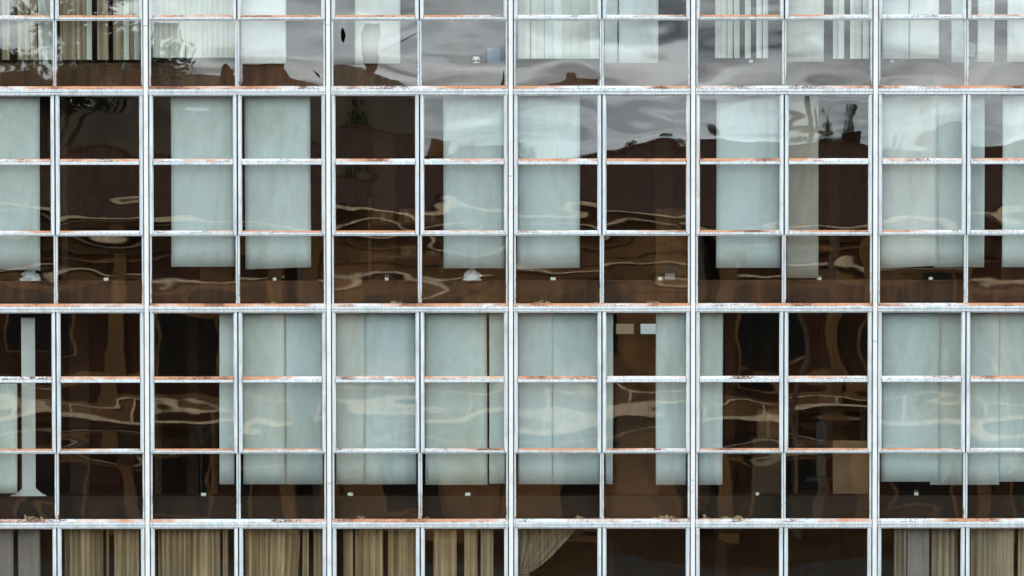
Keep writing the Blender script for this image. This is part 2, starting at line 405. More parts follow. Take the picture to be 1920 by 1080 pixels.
# transoms: a sloped rusty ledge, a white face, a fine groove and a lower lip
def transom_mesh(zt, zb, w):
    h = zt - zb; s = MB()
    s.prism_x([(0.05, zt, .9), (-0.002, zt, 1.0), (-0.048, zt - .24 * h, 1.0), (-0.056, zt - .29 * h, .85), (-0.056, zt - .40 * h, .18), (-0.056, zt - .64 * h, .12), (-0.050, zt - .68 * h, .25), (0.05, zt - .68 * h, 0)], 0, w)
    s.prism_x([(0.05, zb + .30 * h, 0), (-0.042, zb + .30 * h, .35), (-0.046, zb + .26 * h, .28), (-0.046, zb + .05 * h, .2), (-0.040, zb, .3), (0.05, zb, 0)], 0, w)
    s.box(0, w, 0.05, 0.12, zb - .004, zt - 0.004, 1)
    return s.mesh('transom', [M['paint'], M['core']])
wbay = px(BX - 2 * 5.0)
for (a, b) in TRANS:
    zt, zb = ZZ(a), ZZ(b)
    me = transom_mesh(0.0, zb - zt, wbay)
    for i in range(8):
        link('transom', me, bld, (XX(MUL[i]) + px(5.0), 0, zt))

# windows: an opening sash of two panes over one fixed pane, two of each in a bay
SW = px(BX / 2 - 7.4); FW = px(BX / 2 - 6.4)
def stile(s, xo, xi, yf, yb, z0, z1, gl, rb):
    """upright: square outside, sloped putty line to the glass"""
    d = 1 if xi > xo else -1
    pr = [(xo, yb), (xo, yf + .004), (xo + d * .004, yf), (xi - d * .016, yf, .12), (xi, gl, .3), (xi, yb)]
    if d < 0: pr = pr[::-1]
    s.prism_z(pr, z0, z1, 0, rb)
def ledge_rail(s, x0, x1, zt, zb, yf, yb, gl):
    h = zt - zb
    s.prism_x([(yb, zt, .9), (gl, zt, 1.0), (yf + .004, zt - .34 * h, 1.0), (yf, zt - .40 * h, .85), (yf, zt - .56 * h, .2), (yf, zb + .08 * h, .06), (yf + .006, zb, .2), (yb, zb, 0)], x0, x1)
def sash_mesh(r):
    z0 = 0.0; zt = ZZ(r['t']) - ZZ(r['C'][0] - 2.6)
    s = MB(); q = px(7.0)
    for sg in (-1, 1):
        stile(s, sg * SW / 2, sg * (SW / 2 - q), -0.034, 0.030, 0, zt - .002, -0.004, 0.15)
    x = SW / 2 - q - .0005
    hr = zt - (ZZ(r['A'][0]) - ZZ(r['C'][0] - 2.6))
    s.prism_x([(0.03, zt - .002, 0), (-.030, zt - .002, .1), (-.030, zt - hr * .5, .15), (-.004, zt - hr, .3), (0.03, zt - hr, 0)], -x, x)
    ledge_rail(s, -x, x, ZZ(r['B'][1]) - ZZ(r['C'][0] - 2.6), 0.0, -0.031, 0.030, -0.004)
    return s.mesh('sash_window', M['paint'])
def bar_mesh(h):
    s = MB(); x = SW / 2 - px(7.0) - .0005
    ledge_rail(s, -x, x, h / 2, -h / 2, -0.037, 0.028, -0.004)
    return s.mesh('glazing_bar', M['paint'])
def pane_mesh(w, h):
    s = MB().box(-w / 2, w / 2, -0.003, 0.003, -h / 2, h / 2); return s.mesh('pane', M['glass'])
def fixed_mesh(r):
    zt = ZZ(r['C'][0] - 2.4) - ZZ(r['C'][1]); q = px(3.4)
    s = MB()
    for sg in (-1, 1):
        stile(s, sg * FW / 2, sg * (FW / 2 - q), -0.016, 0.032, 0.001, zt, 0.006, 0.35)
    x = FW / 2 - q - .0005; zh = ZZ(r['C'][0]) - ZZ(r['C'][1])
    s.prism_x([(0.032, zt, 0), (-.012, zt, .1), (-.012, zh + .005, .15), (.006, zh, .2), (0.032, zh, 0)], -x, x)
    return s.mesh('fixed_window', M['paint'])
from mathutils.geometry import tessellate_polygon
HOLES = {  # broken or cracked glass in the top storey's bottom row, as photo pixels
    (1, 1): [[(222, 159), (224, 146), (230, 136), (240, 131), (262, 128), (262, 159)]],
    (2, -1): [[(408, 159), (413, 142), (418, 122), (425, 118), (432, 128), (438, 133), (438, 159)], [(288, 43), (336, 43), (331, 64), (320, 70), (309, 76), (302, 71), (300, 104), (288, 107)]],
    (2, 1): [[(455, 120), (533, 120), (532, 128), (539, 138), (545, 147), (556, 150), (569, 156), (568, 159), (455, 159)], [(586, 131), (598, 138), (601, 148), (594, 142)]],
    (3, -1): [[(684, 44), (711, 44), (714, 60), (709, 90), (711, 110), (707, 130), (700, 138), (694, 146), (688, 138), (684, 122), (680, 112), (677, 90), (676, 66), (680, 52)], [(641, 52), (645, 54), (648, 70), (644, 82), (640, 76), (639, 60)],
              [(714, 97), (780, 62), (781, 63.3), (714, 99)], [(692, 149), (693.3, 149), (690, 158), (688.6, 158)], [(702, 140), (713, 155), (711.6, 155.6)]],
    (3, 1): [[(938, 159), (942, 150), (944, 132), (945.5, 132), (945.5, 159)]],
    (4, -1): [[(1026, 159), (1045, 155), (1060, 149), (1062, 136), (1077, 136), (1081, 146), (1121, 148), (1121, 159)]],
}
def broken_mesh(w, h, cx, cz, holes):
    rr = random.Random(int(cx * 100)); y0 = 0.011
    loops = [[Vector((-w / 2, -h / 2, 0)), Vector((w / 2, -h / 2, 0)), Vector((w / 2, h / 2, 0)), Vector((-w / 2, h / 2, 0))]]
    for hl in holes:
        pts = []
        for i, (a, b) in enumerate(hl):                       # splintered edge
            a2, b2 = hl[(i + 1) % len(hl)]; n = 3 if len(hl) > 5 else 1
            for k in range(n):
                u = k / n; p = P(a + (a2 - a) * u, b + (b2 - b) * u, y0); j = .008 if (k and len(hl) > 5) else 0
                pts.append(Vector((max(-w / 2 + .01, min(w / 2 - .01, p.x - cx + rr.uniform(-j, j))), max(-h / 2 + .008, min(h / 2 - .008, p.z - cz + rr.uniform(-j, j))), 0)))
        loops.append(pts)
    tris = tessellate_polygon(loops); flat = [p for l in loops for p in l]; n = len(flat)
    s = MB(); vs = [(p.x, -.003, p.y) for p in flat] + [(p.x, .003, p.y) for p in flat]; fs = []
    for tri in tris:
        a, b, c = (flat[i] for i in tri); up = (b - a).cross(c - a).z
        if abs(up) < 1e-9: continue
        q = tuple(tri) if up > 0 else tuple(tri[::-1])
        fs += [q, tuple(i + n for i in q[::-1])]
    k = 0
    for l in loops:
        m_ = len(l); fs += [(k + i, k + (i + 1) % m_, k + (i + 1) % m_ + n, k + i + n) for i in range(m_)]; k += m_
    s.add(vs, fs); return s.mesh('pane', M['glass'])
rnd = random.Random(3)
HB = []                                     # half bays: centre x of sash / fixed pane
for i in range(8):
    for sg in (-1, 1):
        c = XX(CEN[i])
        HB.append((i, sg, c + sg * (px(1.4) + SW / 2), c + sg * (px(0.5) + FW / 2)))
for r in ROWS:
    ms, mf = sash_mesh(r), fixed_mesh(r)
    zs = ZZ(r['C'][0] - 2.6); gw = SW - 2 * px(7.0) + .012
    hA = ZZ(r['A'][0]) - ZZ(r['A'][1]); hB = ZZ(r['B'][0]) - ZZ(r['B'][1]); hC = ZZ(r['C'][0]) - ZZ(r['C'][1])
    pA, pB, pC = pane_mesh(gw, hA + .01), pane_mesh(gw, hB + .01), pane_mesh(FW - 2 * px(3.4) + .008, hC + .008)
    hb = ZZ(r['A'][1]) - ZZ(r['B'][0]); mb = bar_mesh(hb)
    for (i, sg, xs, xf) in HB:
        w = link('sash_window', ms, bld, (xs, 0, zs))
        for me, (a, b) in ((pA, r['A']), (pB, r['B'])):
            p = link('pane', me, w, (xs, 0.0, (ZZ(a) + ZZ(b)) / 2))
            p.rotation_euler = (R(rnd.gauss(0, .085)), 0, R(rnd.gauss(0, .16)))
            if (i, sg, a) == (3, -1, 180): p.rotation_euler = (R(.34), 0, 0)
        link('glazing_bar', mb, w, (xs, 0, (ZZ(r['A'][1]) + ZZ(r['B'][0])) / 2))
        f = link('fixed_window', mf, bld, (xf, 0, ZZ(r['C'][1])))
        me = pC
        if r is ROWS[0] and (i, sg) in HOLES:
            me = broken_mesh(FW - 2 * px(3.4) + .008, hC + .008, xf, (ZZ(r['C'][0]) + ZZ(r['C'][1])) / 2, HOLES[(i, sg)])
        p = link('pane', me, f, (xf, 0.011, (ZZ(r['C'][0]) + ZZ(r['C'][1])) / 2))
        p.rotation_euler = (R(rnd.gauss(0, .085)), 0, R(rnd.gauss(0, .16)))

# carcass: slabs, rear and end walls, ledge boards, base and roof parapet
DEPTH = 6.5
for k, (a, b) in enumerate(TRANS):
    s = MB().box(XL - .2, XR + .2, 0.125, DEPTH, ZZ(b) + .004, ZZ(a) - .01)
    s.build('floor_slab', M['ceil'], bld, (0, 0.125, ZZ(b)))
    if k < 4:
        zf = ZZ(TRANS[k + 1][0]); zc = ZZ(b)
        s = MB().box(XL - .2, XR + .2, 0.26, DEPTH - .02, zf - .008, zf + .004)
        s.build('floor_covering', M['floor'], bld, (0, 0.26, zf))
        s = MB().box(XL - .2, XR + .2, DEPTH, DEPTH + .2, zf - .02, zc + .02)
        s.build('rear_wall', M['wall'] if k != 3 else M['dwood'], bld, (0, DEPTH, zf))
for x in (XL - .35, XR + .05):
    MB().box(x, x + .3, -0.02, DEPTH + .2, 0, ZTOP + .8).build('end_wall', M['conc'], bld, (x, 0, 0))
MB().box(XL - .04, XR + .04, -0.05, .3, 0.0, ZBOT).build('base_wall', M['conc'], bld, (0, 0, 0))
MB().box(XL - .04, XR + .04, -0.05, .3, ZTOP, ZTOP + .8).build('roof_parapet', M['conc'], bld, (0, 0, ZTOP))
# low ledge boards inside each bay
LEDGE = [118, 526, 930, 1335]
for k in range(4):
    zf = ZZ(ROWS[k]['C'][1]) + .01
    for i in range(8):
        x0, x1 = XX(MUL[i]) + .03, XX(MUL[i + 1]) - .03
        zt = ZZ(LEDGE[k], .24)
        s = MB().box(x0, x1, .24, .262, zf, zt - .03).box(x0, x1, .225, .62, zt - .028, zt)
        s.build('ledge_board', M['wood'] if k in (0, 1) else M['wood2'], bld, (x0, .24, zf))
# partitions and columns of the rooms
def part_box(name, s, x0, x1, y0, y1, d0, d1, mat):
    a, b = P(x0, y0, d0), P(x1, y1, d0)
    MB().box(a.x, b.x, d0, d1, b.z, a.z).build(name, mat, bld, (a.x, d0, b.z))
for k, pts in enumerate([[275, 958], [120, 617, 1299], [275, 617, 1299, 1640], [617, 1640]]):
    for p in pts:
        part_box('partition_wall', k, p - 5, p + 7, ROWS[k]['t'] + 1, TRANS[k + 1][0] - 3, .7, DEPTH - .01, M['wall2'])
for k, a, b in [(1, 700, 742), (1, 1228, 1262), (2, 130, 168), (2, 350, 372), (2, 1538, 1560), (1, 1555, 1573), (3, 1128, 1150), (3, 1340, 1362), (2, 1360, 1378), (0, 850, 880)]:
    part_box('column', k, a, b, ROWS[k]['t'] + 1, TRANS[k + 1][0] - 3, 2.2, 2.5, M['wall2'])

# ------------------------------------------------------------------ curtains and blinds
STOREY = ['top storey', 'second storey down', 'third storey down', 'bottom storey']
BAY = ['leftmost bay', 'second bay', 'third bay', 'fourth bay', 'fifth bay', 'rightmost bay']
rc = random.Random(11)
def where(s, b, side): return f'{side} window of {BAY[b]}, {STOREY[s]}'
def sheet(x0, x1, ytop, ybot, d, mat, nx=14, nz=10, wave=0.006, period=0.5, pleat=0.0, pper=0.08, skew=0.0, name='curtain', cut=None):
    a, b = P(x0, ytop, d), P(x1, ybot, d)
    w = b.x - a.x; h = a.z - b.z
    if pleat: nx = max(8, int(w / pper * 6))
    s = MB(); ph = rc.random() * 6; ph2 = rc.random() * 6
    for j in range(nz + 1):
        v = j / nz
        for i in range(nx + 1):
            u = i / nx
            x = a.x + u * w; y = d + wave * math.sin(u * w / period * 6.28 + ph + v * .6) + wave * .6 * math.sin(v * 4 + ph2 + u)
            if pleat:
                jj = mnoise.noise(Vector((x * 5, ph * 3, 0))) * 2.2
                y += pleat * (math.sin(x / pper * 6.28 + ph + jj) + .35 * math.sin(x / pper * 2.7 + ph2)) * (.75 + .25 * v)
            z = a.z - v * (h + skew * (u - .5) * 2 * PX) 
            xx = x
            if cut: xx = a.x + (x - a.x) * cut(v) if cut(v) > 0 else b.x + (b.x - x) * cut(v)
            xx += .004 * math.sin(v * 3 + ph) 
            s.v.append((xx, y, z)); s.r.append(0)
    for j in range(nz):
        for i in range(nx):
            k = j * (nx + 1) + i; s.f.append((k, k + nx + 1, k + nx + 2, k + 1)); s.mi.append(0)
    o = s.build(name, mat, None, ((a.x + b.x) / 2, d, b.z), smooth=True)
    md = o.modifiers.new('thickness', 'SOLIDIFY'); md.thickness = 0.004; md.offset = 1
    return o
def curtain(s, b, side, x0, x1, ybot, desc, mat='pale', d=.20, top=None, group='curtains behind the glass', cat='curtain', **k):
    yt = ROWS[s]['A'][0] - 6 if top is None else top
    o = sheet(x0, x1, yt, ybot, d, M[mat], **k)
    return tag(o, f'{desc}, {where(s, b, side)}', cat, group)
def blind(s, b, side, x0, x1, ybot, desc, cols, step=10.5, gaps=(), d=.21, turn=12):
    """vertical blind: a head rail and hanging slats, each one a part"""
    yt = ROWS[s]['A'][0] + 1
    a, e = P(x0, yt, d), P(x1, ybot, d)
    root = empty('vertical_blind', ((a.x + e.x) / 2, d, a.z))
    tag(root, f'{desc}, {where(s, b, side)}', 'blind', 'vertical blinds behind the glass')
    MB().bevbox(a.x - .01, e.x + .01, d - .02, d + .02, a.z - .03, a.z + .01, .004).build('head_rail', M['wplastic'], root, (a.x, d, a.z))
    w = step * PX * 1.04; h = a.z - .03 - e.z
    meshes = {}
    x = x0 + step / 2; n = 0
    while x < x1 - step * .3:
        if not any(g0 < x < g1 for g0, g1 in gaps):
            c = cols[rc.randrange(len(cols))] if isinstance(cols, (list, tuple)) else cols
            if c not in meshes:
                q = MB()
                for zz in (0, -h * .5, -h):
                    for u, yy in ((-.5, 0), (-.2, -.006), (.2, -.006), (.5, 0), (.2, -.004), (-.2, -.004)):
                        q.v.append((u * w, yy, zz)); q.r.append(0)
                for j in range(2):
                    for i in range(6): q.f.append((j * 6 + i, j * 6 + (i + 1) % 6, j * 6 + 6 + (i + 1) % 6, j * 6 + 6 + i)); q.mi.append(0)
                q.f += [(5, 4, 3, 2, 1, 0), (12, 13, 14, 15, 16, 17)]; q.mi += [0, 0]
                meshes[c] = q.mesh('slat', M[c])
            o = link('slat', meshes[c], root, (P(x, yt, d).x, d + .002 * (n % 2), a.z - .03))
            o.rotation_euler = (0, R(rc.gauss(0, .15)), R(rc.gauss(turn, turn * .8)))
        x += step; n += 1
    return root

W, PL = 'white', 'pale'
# top storey
blind(0, 0, 'left', 4, 100, 112, 'loose cream and tan slat blind', ['cream', 'tan', 'cream', 'tan'], 13, gaps=[(20, 24), (66, 71)], turn=20)
blind(0, 0, 'right', 111, 266, 112, 'tan and cream slat blind with a gap', ['tan', 'tan', 'cream'], 10, gaps=[(172, 182), (205, 215)], turn=14)
blind(0, 1, 'left', 286, 441, 108, 'even cream slat blind', 'cream', 10.3, turn=8)
curtain(0, 1, 'right', 452, 537, 118, 'white flat blind panel', W)
curtain(0, 2, 'left', 665, 751, 119, 'white hanging sheet', W)
blind(0, 3, 'left', 972, 1021, 110, 'narrow cream slat blind beside the mullion', 'cream', 12, turn=6)
blind(0, 3, 'left', 1021, 1122, 110, 'wide white slat blind', ['white', 'cream'], 17, turn=5)
curtain(0, 3, 'right', 1134, 1158, 118, 'narrow pale strip', PL, d=0.25)
curtain(0, 3, 'right', 1160, 1234, 118, 'white square-cut blind panel', W)
blind(0, 4, 'left', 1342, 1446, 109, 'broken cream slat blind with dark gaps', ['white', 'cream'], 11, gaps=[(1386, 1394), (1408, 1416)], turn=10)
curtain(0, 4, 'right', 1475, 1545, 116, 'white smooth blind panel', W)
blind(0, 4, 'right', 1562, 1630, 110, 'white slat blind', ['white', 'cream'], 11, gaps=[(1580, 1590)], turn=9)
curtain(0, 5, 'left', 1655, 1704, 110, 'narrow white panel next to the mullion', W)
curtain(0, 5, 'left', 1706, 1761, 110, 'white panel between two gaps', W, d=0.23)
curtain(0, 5, 'left', 1785, 1807, 116, 'thin pale strip behind the chair', PL, d=0.27)
curtain(0, 5, 'right', 1834, 1864, 116, 'narrow white strip', W)
curtain(0, 5, 'right', 1890, 1962, 116, 'wide white panel', W)
# second storey
curtain(1, 0, 'left', -62, 76, 505, 'pale blind with turned edge', PL, skew=2)
curtain(1, 1, 'left', 320, 440, 500, 'large pale flat blind', PL)
curtain(1, 1, 'right', 459, 583, 503, 'large pale flat blind', PL, skew=-2)
curtain(1, 2, 'right', 831, 946, 503, 'large pale flat blind', PL)
curtain(1, 3, 'left', 969, 1087, 503, 'large pale flat blind', PL, skew=-1)
curtain(1, 4, 'left', 1343, 1463, 502, 'large pale flat blind', PL)
curtain(1, 4, 'right', 1475, 1534, 521, 'long narrow buff blind', 'sheer', d=0.25)
curtain(1, 5, 'left', 1648, 1757, 501, 'bright front blind with slanting hem', W, d=0.18, skew=-3, wave=.012)
curtain(1, 5, 'left', 1750, 1806, 501, 'narrower blind hanging behind another', PL, d=0.24)
curtain(1, 5, 'right', 1814, 1845, 501, 'narrow pale strip', PL)
curtain(1, 5, 'right', 1880, 1960, 501, 'wide pale blind cut by the picture edge', PL)
# third storey
curtain(2, 0, 'left', -62, 33, 925, 'pale blind hanging low', PL, top=719)
curtain(2, 1, 'left', 411, 440, 908, 'narrow pale blind strip', PL)
curtain(2, 1, 'right', 455, 535, 908, 'pale blind panel on the mullion side', PL, d=0.21)
fc = curtain(2, 1, 'right', 534, 606, 908, 'pale panel with a folded top corner', PL, d=0.23)
q = [P(586, 583, .19), P(607, 583, .185), P(607, 614, .19), P(598, 600, .175)]
MB().add([tuple(v) for v in q] + [tuple(v + Vector((0, .004, 0))) for v in q], [(0, 3, 1), (3, 2, 1), (5, 7, 4), (5, 6, 7), (0, 1, 5, 4), (1, 2, 6, 5), (2, 3, 7, 6), (3, 0, 4, 7)]).build('folded_corner', M['white'], fc, tuple(q[0]))
curtain(2, 2, 'left', 630, 685, 908, 'narrower pale panel of an overlapping pair', PL, d=0.23)
curtain(2, 2, 'left', 683, 781, 908, 'wider pale panel of an overlapping pair', PL, d=0.21, wave=.012, period=0.26)
curtain(2, 2, 'right', 797, 914, 909, 'wide pale panel left of a black slit', PL, cut=lambda v: .985 + .015 * v)
curtain(2, 2, 'right', 917, 947, 907, 'narrow pale panel right of a black slit', PL)
curtain(2, 3, 'left', 971, 1037, 908, 'pale blind panel on the left', PL, d=0.22)
curtain(2, 3, 'left', 1036, 1123, 908, 'pale blind panel on the right', PL, d=0.21)
curtain(2, 3, 'right', 1136, 1149, 908, 'thin pale strip', PL)
curtain(2, 3, 'right', 1230, 1287, 909, 'pale panel beside the cabinet', PL, wave=.010)
curtain(2, 4, 'left', 1309, 1355, 909, 'pale panel beside dark room', PL, wave=.010, period=0.21)
curtain(2, 5, 'left', 1652, 1762, 903, 'wide front panel of pale blind', PL, d=0.19)
curtain(2, 5, 'left', 1745, 1805, 909, 'lower-hanging rear panel of pale blind', PL, d=0.23)
curtain(2, 5, 'right', 1814, 1873, 909, 'pale blind panel, longer one', PL, d=0.21)
curtain(2, 5, 'right', 1871, 1960, 903, 'pale blind panel, shorter one', PL, d=0.23)
# bottom storey
BOT = 1312
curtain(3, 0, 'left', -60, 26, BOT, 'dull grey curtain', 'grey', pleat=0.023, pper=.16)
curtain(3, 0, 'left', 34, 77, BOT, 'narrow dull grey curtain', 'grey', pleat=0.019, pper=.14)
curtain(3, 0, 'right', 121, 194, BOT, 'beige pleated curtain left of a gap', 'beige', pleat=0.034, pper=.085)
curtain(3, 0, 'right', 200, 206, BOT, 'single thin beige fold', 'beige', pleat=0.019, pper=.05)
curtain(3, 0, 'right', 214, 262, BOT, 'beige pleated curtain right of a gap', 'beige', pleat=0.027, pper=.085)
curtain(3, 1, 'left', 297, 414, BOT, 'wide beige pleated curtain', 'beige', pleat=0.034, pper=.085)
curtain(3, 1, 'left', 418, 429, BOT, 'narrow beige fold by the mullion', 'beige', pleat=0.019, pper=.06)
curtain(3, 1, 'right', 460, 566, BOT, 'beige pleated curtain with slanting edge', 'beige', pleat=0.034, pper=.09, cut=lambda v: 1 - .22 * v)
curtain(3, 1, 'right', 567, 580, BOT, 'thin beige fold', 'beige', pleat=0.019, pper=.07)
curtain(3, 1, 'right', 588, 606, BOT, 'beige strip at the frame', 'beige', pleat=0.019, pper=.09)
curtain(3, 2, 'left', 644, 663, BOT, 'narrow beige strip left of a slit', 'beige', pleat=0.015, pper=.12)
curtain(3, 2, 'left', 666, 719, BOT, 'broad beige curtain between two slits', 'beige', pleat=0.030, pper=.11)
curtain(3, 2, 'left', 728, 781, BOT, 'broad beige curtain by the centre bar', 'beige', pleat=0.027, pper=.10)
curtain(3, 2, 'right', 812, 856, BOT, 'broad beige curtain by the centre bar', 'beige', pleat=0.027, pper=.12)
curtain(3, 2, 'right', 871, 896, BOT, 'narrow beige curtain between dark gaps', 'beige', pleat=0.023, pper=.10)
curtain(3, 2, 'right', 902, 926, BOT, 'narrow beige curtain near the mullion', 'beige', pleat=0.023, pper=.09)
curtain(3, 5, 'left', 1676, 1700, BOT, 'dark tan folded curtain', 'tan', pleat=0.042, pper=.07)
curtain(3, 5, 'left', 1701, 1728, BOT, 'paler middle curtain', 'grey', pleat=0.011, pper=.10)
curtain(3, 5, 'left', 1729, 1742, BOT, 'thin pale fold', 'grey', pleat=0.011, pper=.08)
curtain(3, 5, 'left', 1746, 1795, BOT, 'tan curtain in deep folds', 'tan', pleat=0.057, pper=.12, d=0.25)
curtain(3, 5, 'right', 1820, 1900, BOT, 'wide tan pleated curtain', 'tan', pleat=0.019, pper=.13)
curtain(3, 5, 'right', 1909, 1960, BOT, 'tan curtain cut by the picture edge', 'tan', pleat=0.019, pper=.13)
# the tied-back curtain
def tied():
    s = MB(); nu, nv = 60, 22; d = .30
    for j in range(nv + 1):
        v = j / nv
        yy = 985 + v * 330
        q = min(1, v / .27)
        if v < .27: wdt = 112 * (1 - q) ** .75 * (1 - .16) + 18; xl = 973
        else:
            q2 = min(1, (v - .27) / .35); wdt = 18 + 34 * math.sin(q2 * 1.4); xl = 973
        for i in range(nu + 1):
            u = i / nu
            pnt = P(xl + wdt * u ** 1.15, yy - 26 * u * (1 - q) * 0, d)
            s.v.append((pnt.x, d + .030 * math.sin(u * 36 + .5 * math.sin(v * 9)) * (.55 + .45 * (1 - q)), pnt.z)); s.r.append(0)
    for j in range(nv):
        for i in range(nu):
            k = j * (nu + 1) + i; s.f.append((k, k + nu + 1, k + nu + 2, k + 1)); s.mi.append(0)
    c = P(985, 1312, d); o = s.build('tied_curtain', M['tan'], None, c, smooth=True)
    md = o.modifiers.new('thickness', 'SOLIDIFY'); md.thickness = .004; md.offset = 1
    tag(o, 'brown curtain tied back to the left, ' + where(3, 3, 'left'), 'curtain', 'curtains behind the glass')
    a = P(982, 1074, d)
    tb = MB().tube([(a.x + .085 * math.cos(t_), d + .05 * math.sin(t_), a.z + .01 * math.cos(t_)) for t_ in [k * .524 for k in range(13)]], .010, 6)
    tb.build('tie_band', M['beige'], o, a)
tied()

# ------------------------------------------------------------------ small white boxes on the ledges
def socket(px_, s, desc, loop=True, wd=9):
    zt = ZZ(LEDGE[s], .24); d = .30; p = P(px_, LEDGE[s], d)
    o = MB().bevbox(p.x - wd / 2 * PX, p.x + wd / 2 * PX, d - .02, d + .03, zt, zt + .045, .006).build('ledge_box', M['wplastic'], None, (p.x, d, zt))
    tag(o, desc, 'box', 'small white boxes on the ledges')
    if loop:
        MB().tube([(p.x - .03 + .07 * k / 8 + .012 * math.sin(px_ + k), d + .01, zt + .03 + (.03 + .03 * math.sin(px_)) * math.sin(k / 8 * math.pi * .8 + .3)) for k in range(9)], .0022, 5).build('wire', M['wplastic'], o, (p.x, d, zt + .04))
for x, s, t_, lp in [
    (199, 1, 'small white box on ledge, right window of leftmost bay, second storey down', True),
    (515, 1, 'small white box on ledge under blind, right window of second bay, second storey', False),
    (725, 1, 'small white box on ledge, left window of third bay, second storey down', True),
    (1037, 1, 'small white box on ledge under blind, left window of fourth bay, second storey', False),
    (1238, 1, 'small white box beside the screen, right window of fourth bay, second storey', False),
    (1536, 1, 'small white box at the foot of the buff blind, fifth bay', True),
    (1745, 1, 'small white box with wire on ledge, rightmost bay, second storey down', True),
    (382, 2, 'small white box with wire below narrow strip, second bay, third storey down', True),
    (657, 2, 'small white box with wire on ledge, left window of third bay, third storey', True),
    (877, 2, 'small white box on ledge, right window of third bay, third storey down', True),
    (1420, 2, 'small white box on ledge, left window of fifth bay, third storey down', False),
    (1718, 2, 'small white box on ledge, left window of rightmost bay, third storey down', True),
    (1191, 0, 'small white box on ledge, right window of fourth bay, top storey', False),
    (1408, 0, 'small white box on ledge, left window of fifth bay, top storey', False),
    (1673, 0, 'small white box on ledge, left window of rightmost bay, top storey', False)]:
    socket(x, s, t_, lp, 6.5 + (x * 7 % 5) * .8)

# ------------------------------------------------------------------ things in the rooms
def chunk(name, x, y, d, w, h, mat, label, cat, seed, group=None, base=None):
    """crumpled lump: a noisy low dome"""
    r_ = random.Random(seed); p = P(x, y, d); s = MB(); n, k = 12, 6
    z0 = p.z if base is None else base
    vs = []
    for j in range(k):
        v = j / (k - 1)
        for i in range(n):
            a = 6.283 * i / n; rr = math.cos(v * 1.45) ** .7 * (1 + r_.uniform(-.28, .28)) if j else 1.0
            vs.append((p.x + math.cos(a) * w * PX / 2 * rr, d + math.sin(a) * w * PX / 3 * rr, z0 + h * PX * v * (1 + r_.uniform(-.12, .12))))
    fs = [(j * n + i, j * n + (i + 1) % n, j * n + n + (i + 1) % n, j * n + n + i) for j in range(k - 1) for i in range(n)]
    fs += [tuple(range(n))[::-1], tuple(range((k - 1) * n, k * n))]
    s.add(vs, fs); o = s.build(name, mat, None, (p.x, d, z0)); return tag(o, label, cat, group)
def ztop(s): return ZZ(LEDGE[s], .24)
chunk('plastic_bag', 57, 528, .40, 40, 19, M['bag'], 'crumpled white bag on the ledge, leftmost bay, second storey down', 'bag', 5, base=ztop(1))
chunk('plastic_bag', 885, 527, .40, 37, 22, M['bag'], 'crumpled clear bag below blind, third bay, second storey down', 'bag', 8, base=ztop(1))
def shards(x, s, w, h, label, seed):
    r_ = random.Random(seed); d = .13; p = P(x, ROWS[s]['C'][1], d); z0 = ZZ(TRANS[s + 1][0]) - .004; q = MB()
    for k in range(max(4, int(w / 2.2))):
        c = Vector((p.x + r_.gauss(0, w * PX * .3), d + r_.gauss(0, .025), z0)); e = r_.uniform(.012, .034) * (1.5 if k == 0 else 1)
        hh = min(h * PX, e * r_.uniform(.6, 1.9)) * (1.6 if k == 0 and h > 9 else 1); t0 = r_.random() * 6
        base = [c + Vector((math.cos(t0 + i * 1.57 + r_.uniform(-.4, .4)) * e * r_.uniform(.6, 1.2), math.sin(t0 + i * 1.57) * e, 0)) for i in range(4)]
        tp = [v + Vector((r_.uniform(-.4, .4) * e, r_.uniform(-.4, .4) * e, hh * r_.uniform(.5, 1))) * 1 for v in base]
        q.add(base + tp, [(3, 2, 1, 0), (4, 5, 6, 7), (0, 1, 5, 4), (1, 2, 6, 5), (2, 3, 7, 6), (3, 0, 4, 7)])
    o = q.build('plaster_crumbs', M['plaster'], None, (p.x, d, z0)); tag(o, label, 'debris', 'plaster crumbs behind the glass')
sill = [(505, 1, 10, 5, 'second bay'), (742, 1, 16, 7, 'third bay'), (1015, 1, 22, 9, 'fourth bay'), (1112, 1, 10, 6, 'fourth bay beside the centre bar'), (1222, 1, 18, 4, 'fourth bay near the mullion'),
        (802, 2, 13, 26, 'third bay, third storey down'), (676, 2, 12, 5, 'third bay left window, third storey'), (1087, 2, 14, 12, 'fourth bay, third storey down'), (1242, 2, 20, 16, 'fourth bay right window, third storey'),
        (1260, 2, 14, 8, 'fourth bay at the mullion, third storey'), (1323, 2, 10, 10, 'fifth bay, third storey down'), (1362, 2, 14, 7, 'middle of fifth bay, third storey'), (1382, 2, 20, 7, 'right of centre, fifth bay, third storey'), (62, 2, 30, 11, 'leftmost bay, third storey down')]
for k, (x, s, w, h, t_) in enumerate(sill):
    shards(x, s, w, h, 'pale crumbled plaster lying behind the glass, ' + t_, 40 + k)

def box_thing(name, x0, x1, y0, s, d0, d1, mat, label, cat, ybot=None, bev=.01):
    a, b = P(x0, y0, d0), P(x1, y0, d0)
    zb = ZZ(TRANS[s + 1][0]) + .006 if ybot is None else ybot
    o = MB().bevbox(a.x, b.x, d0, d1, zb, a.z, bev).build(name, mat, None, ((a.x + b.x) / 2, (d0 + d1) / 2, zb))
    return tag(o, label, cat), a, b, zb
def carton(x0, x1, y0, y1, d, label, s=1, zb=None):
    o, a, b, z = box_thing('carton', x0, x1, y0, s, d, d + .45, M['card'], label, 'carton', zb if zb is not None else P(x0, y1, d).z, .006)
    xm = (a.x + b.x) / 2
    MB().box(xm - .03, xm + .03, d - .003, d - .001, z + .02, a.z - .02).build('tape', M['board'], o, (xm, d, z))
    return o
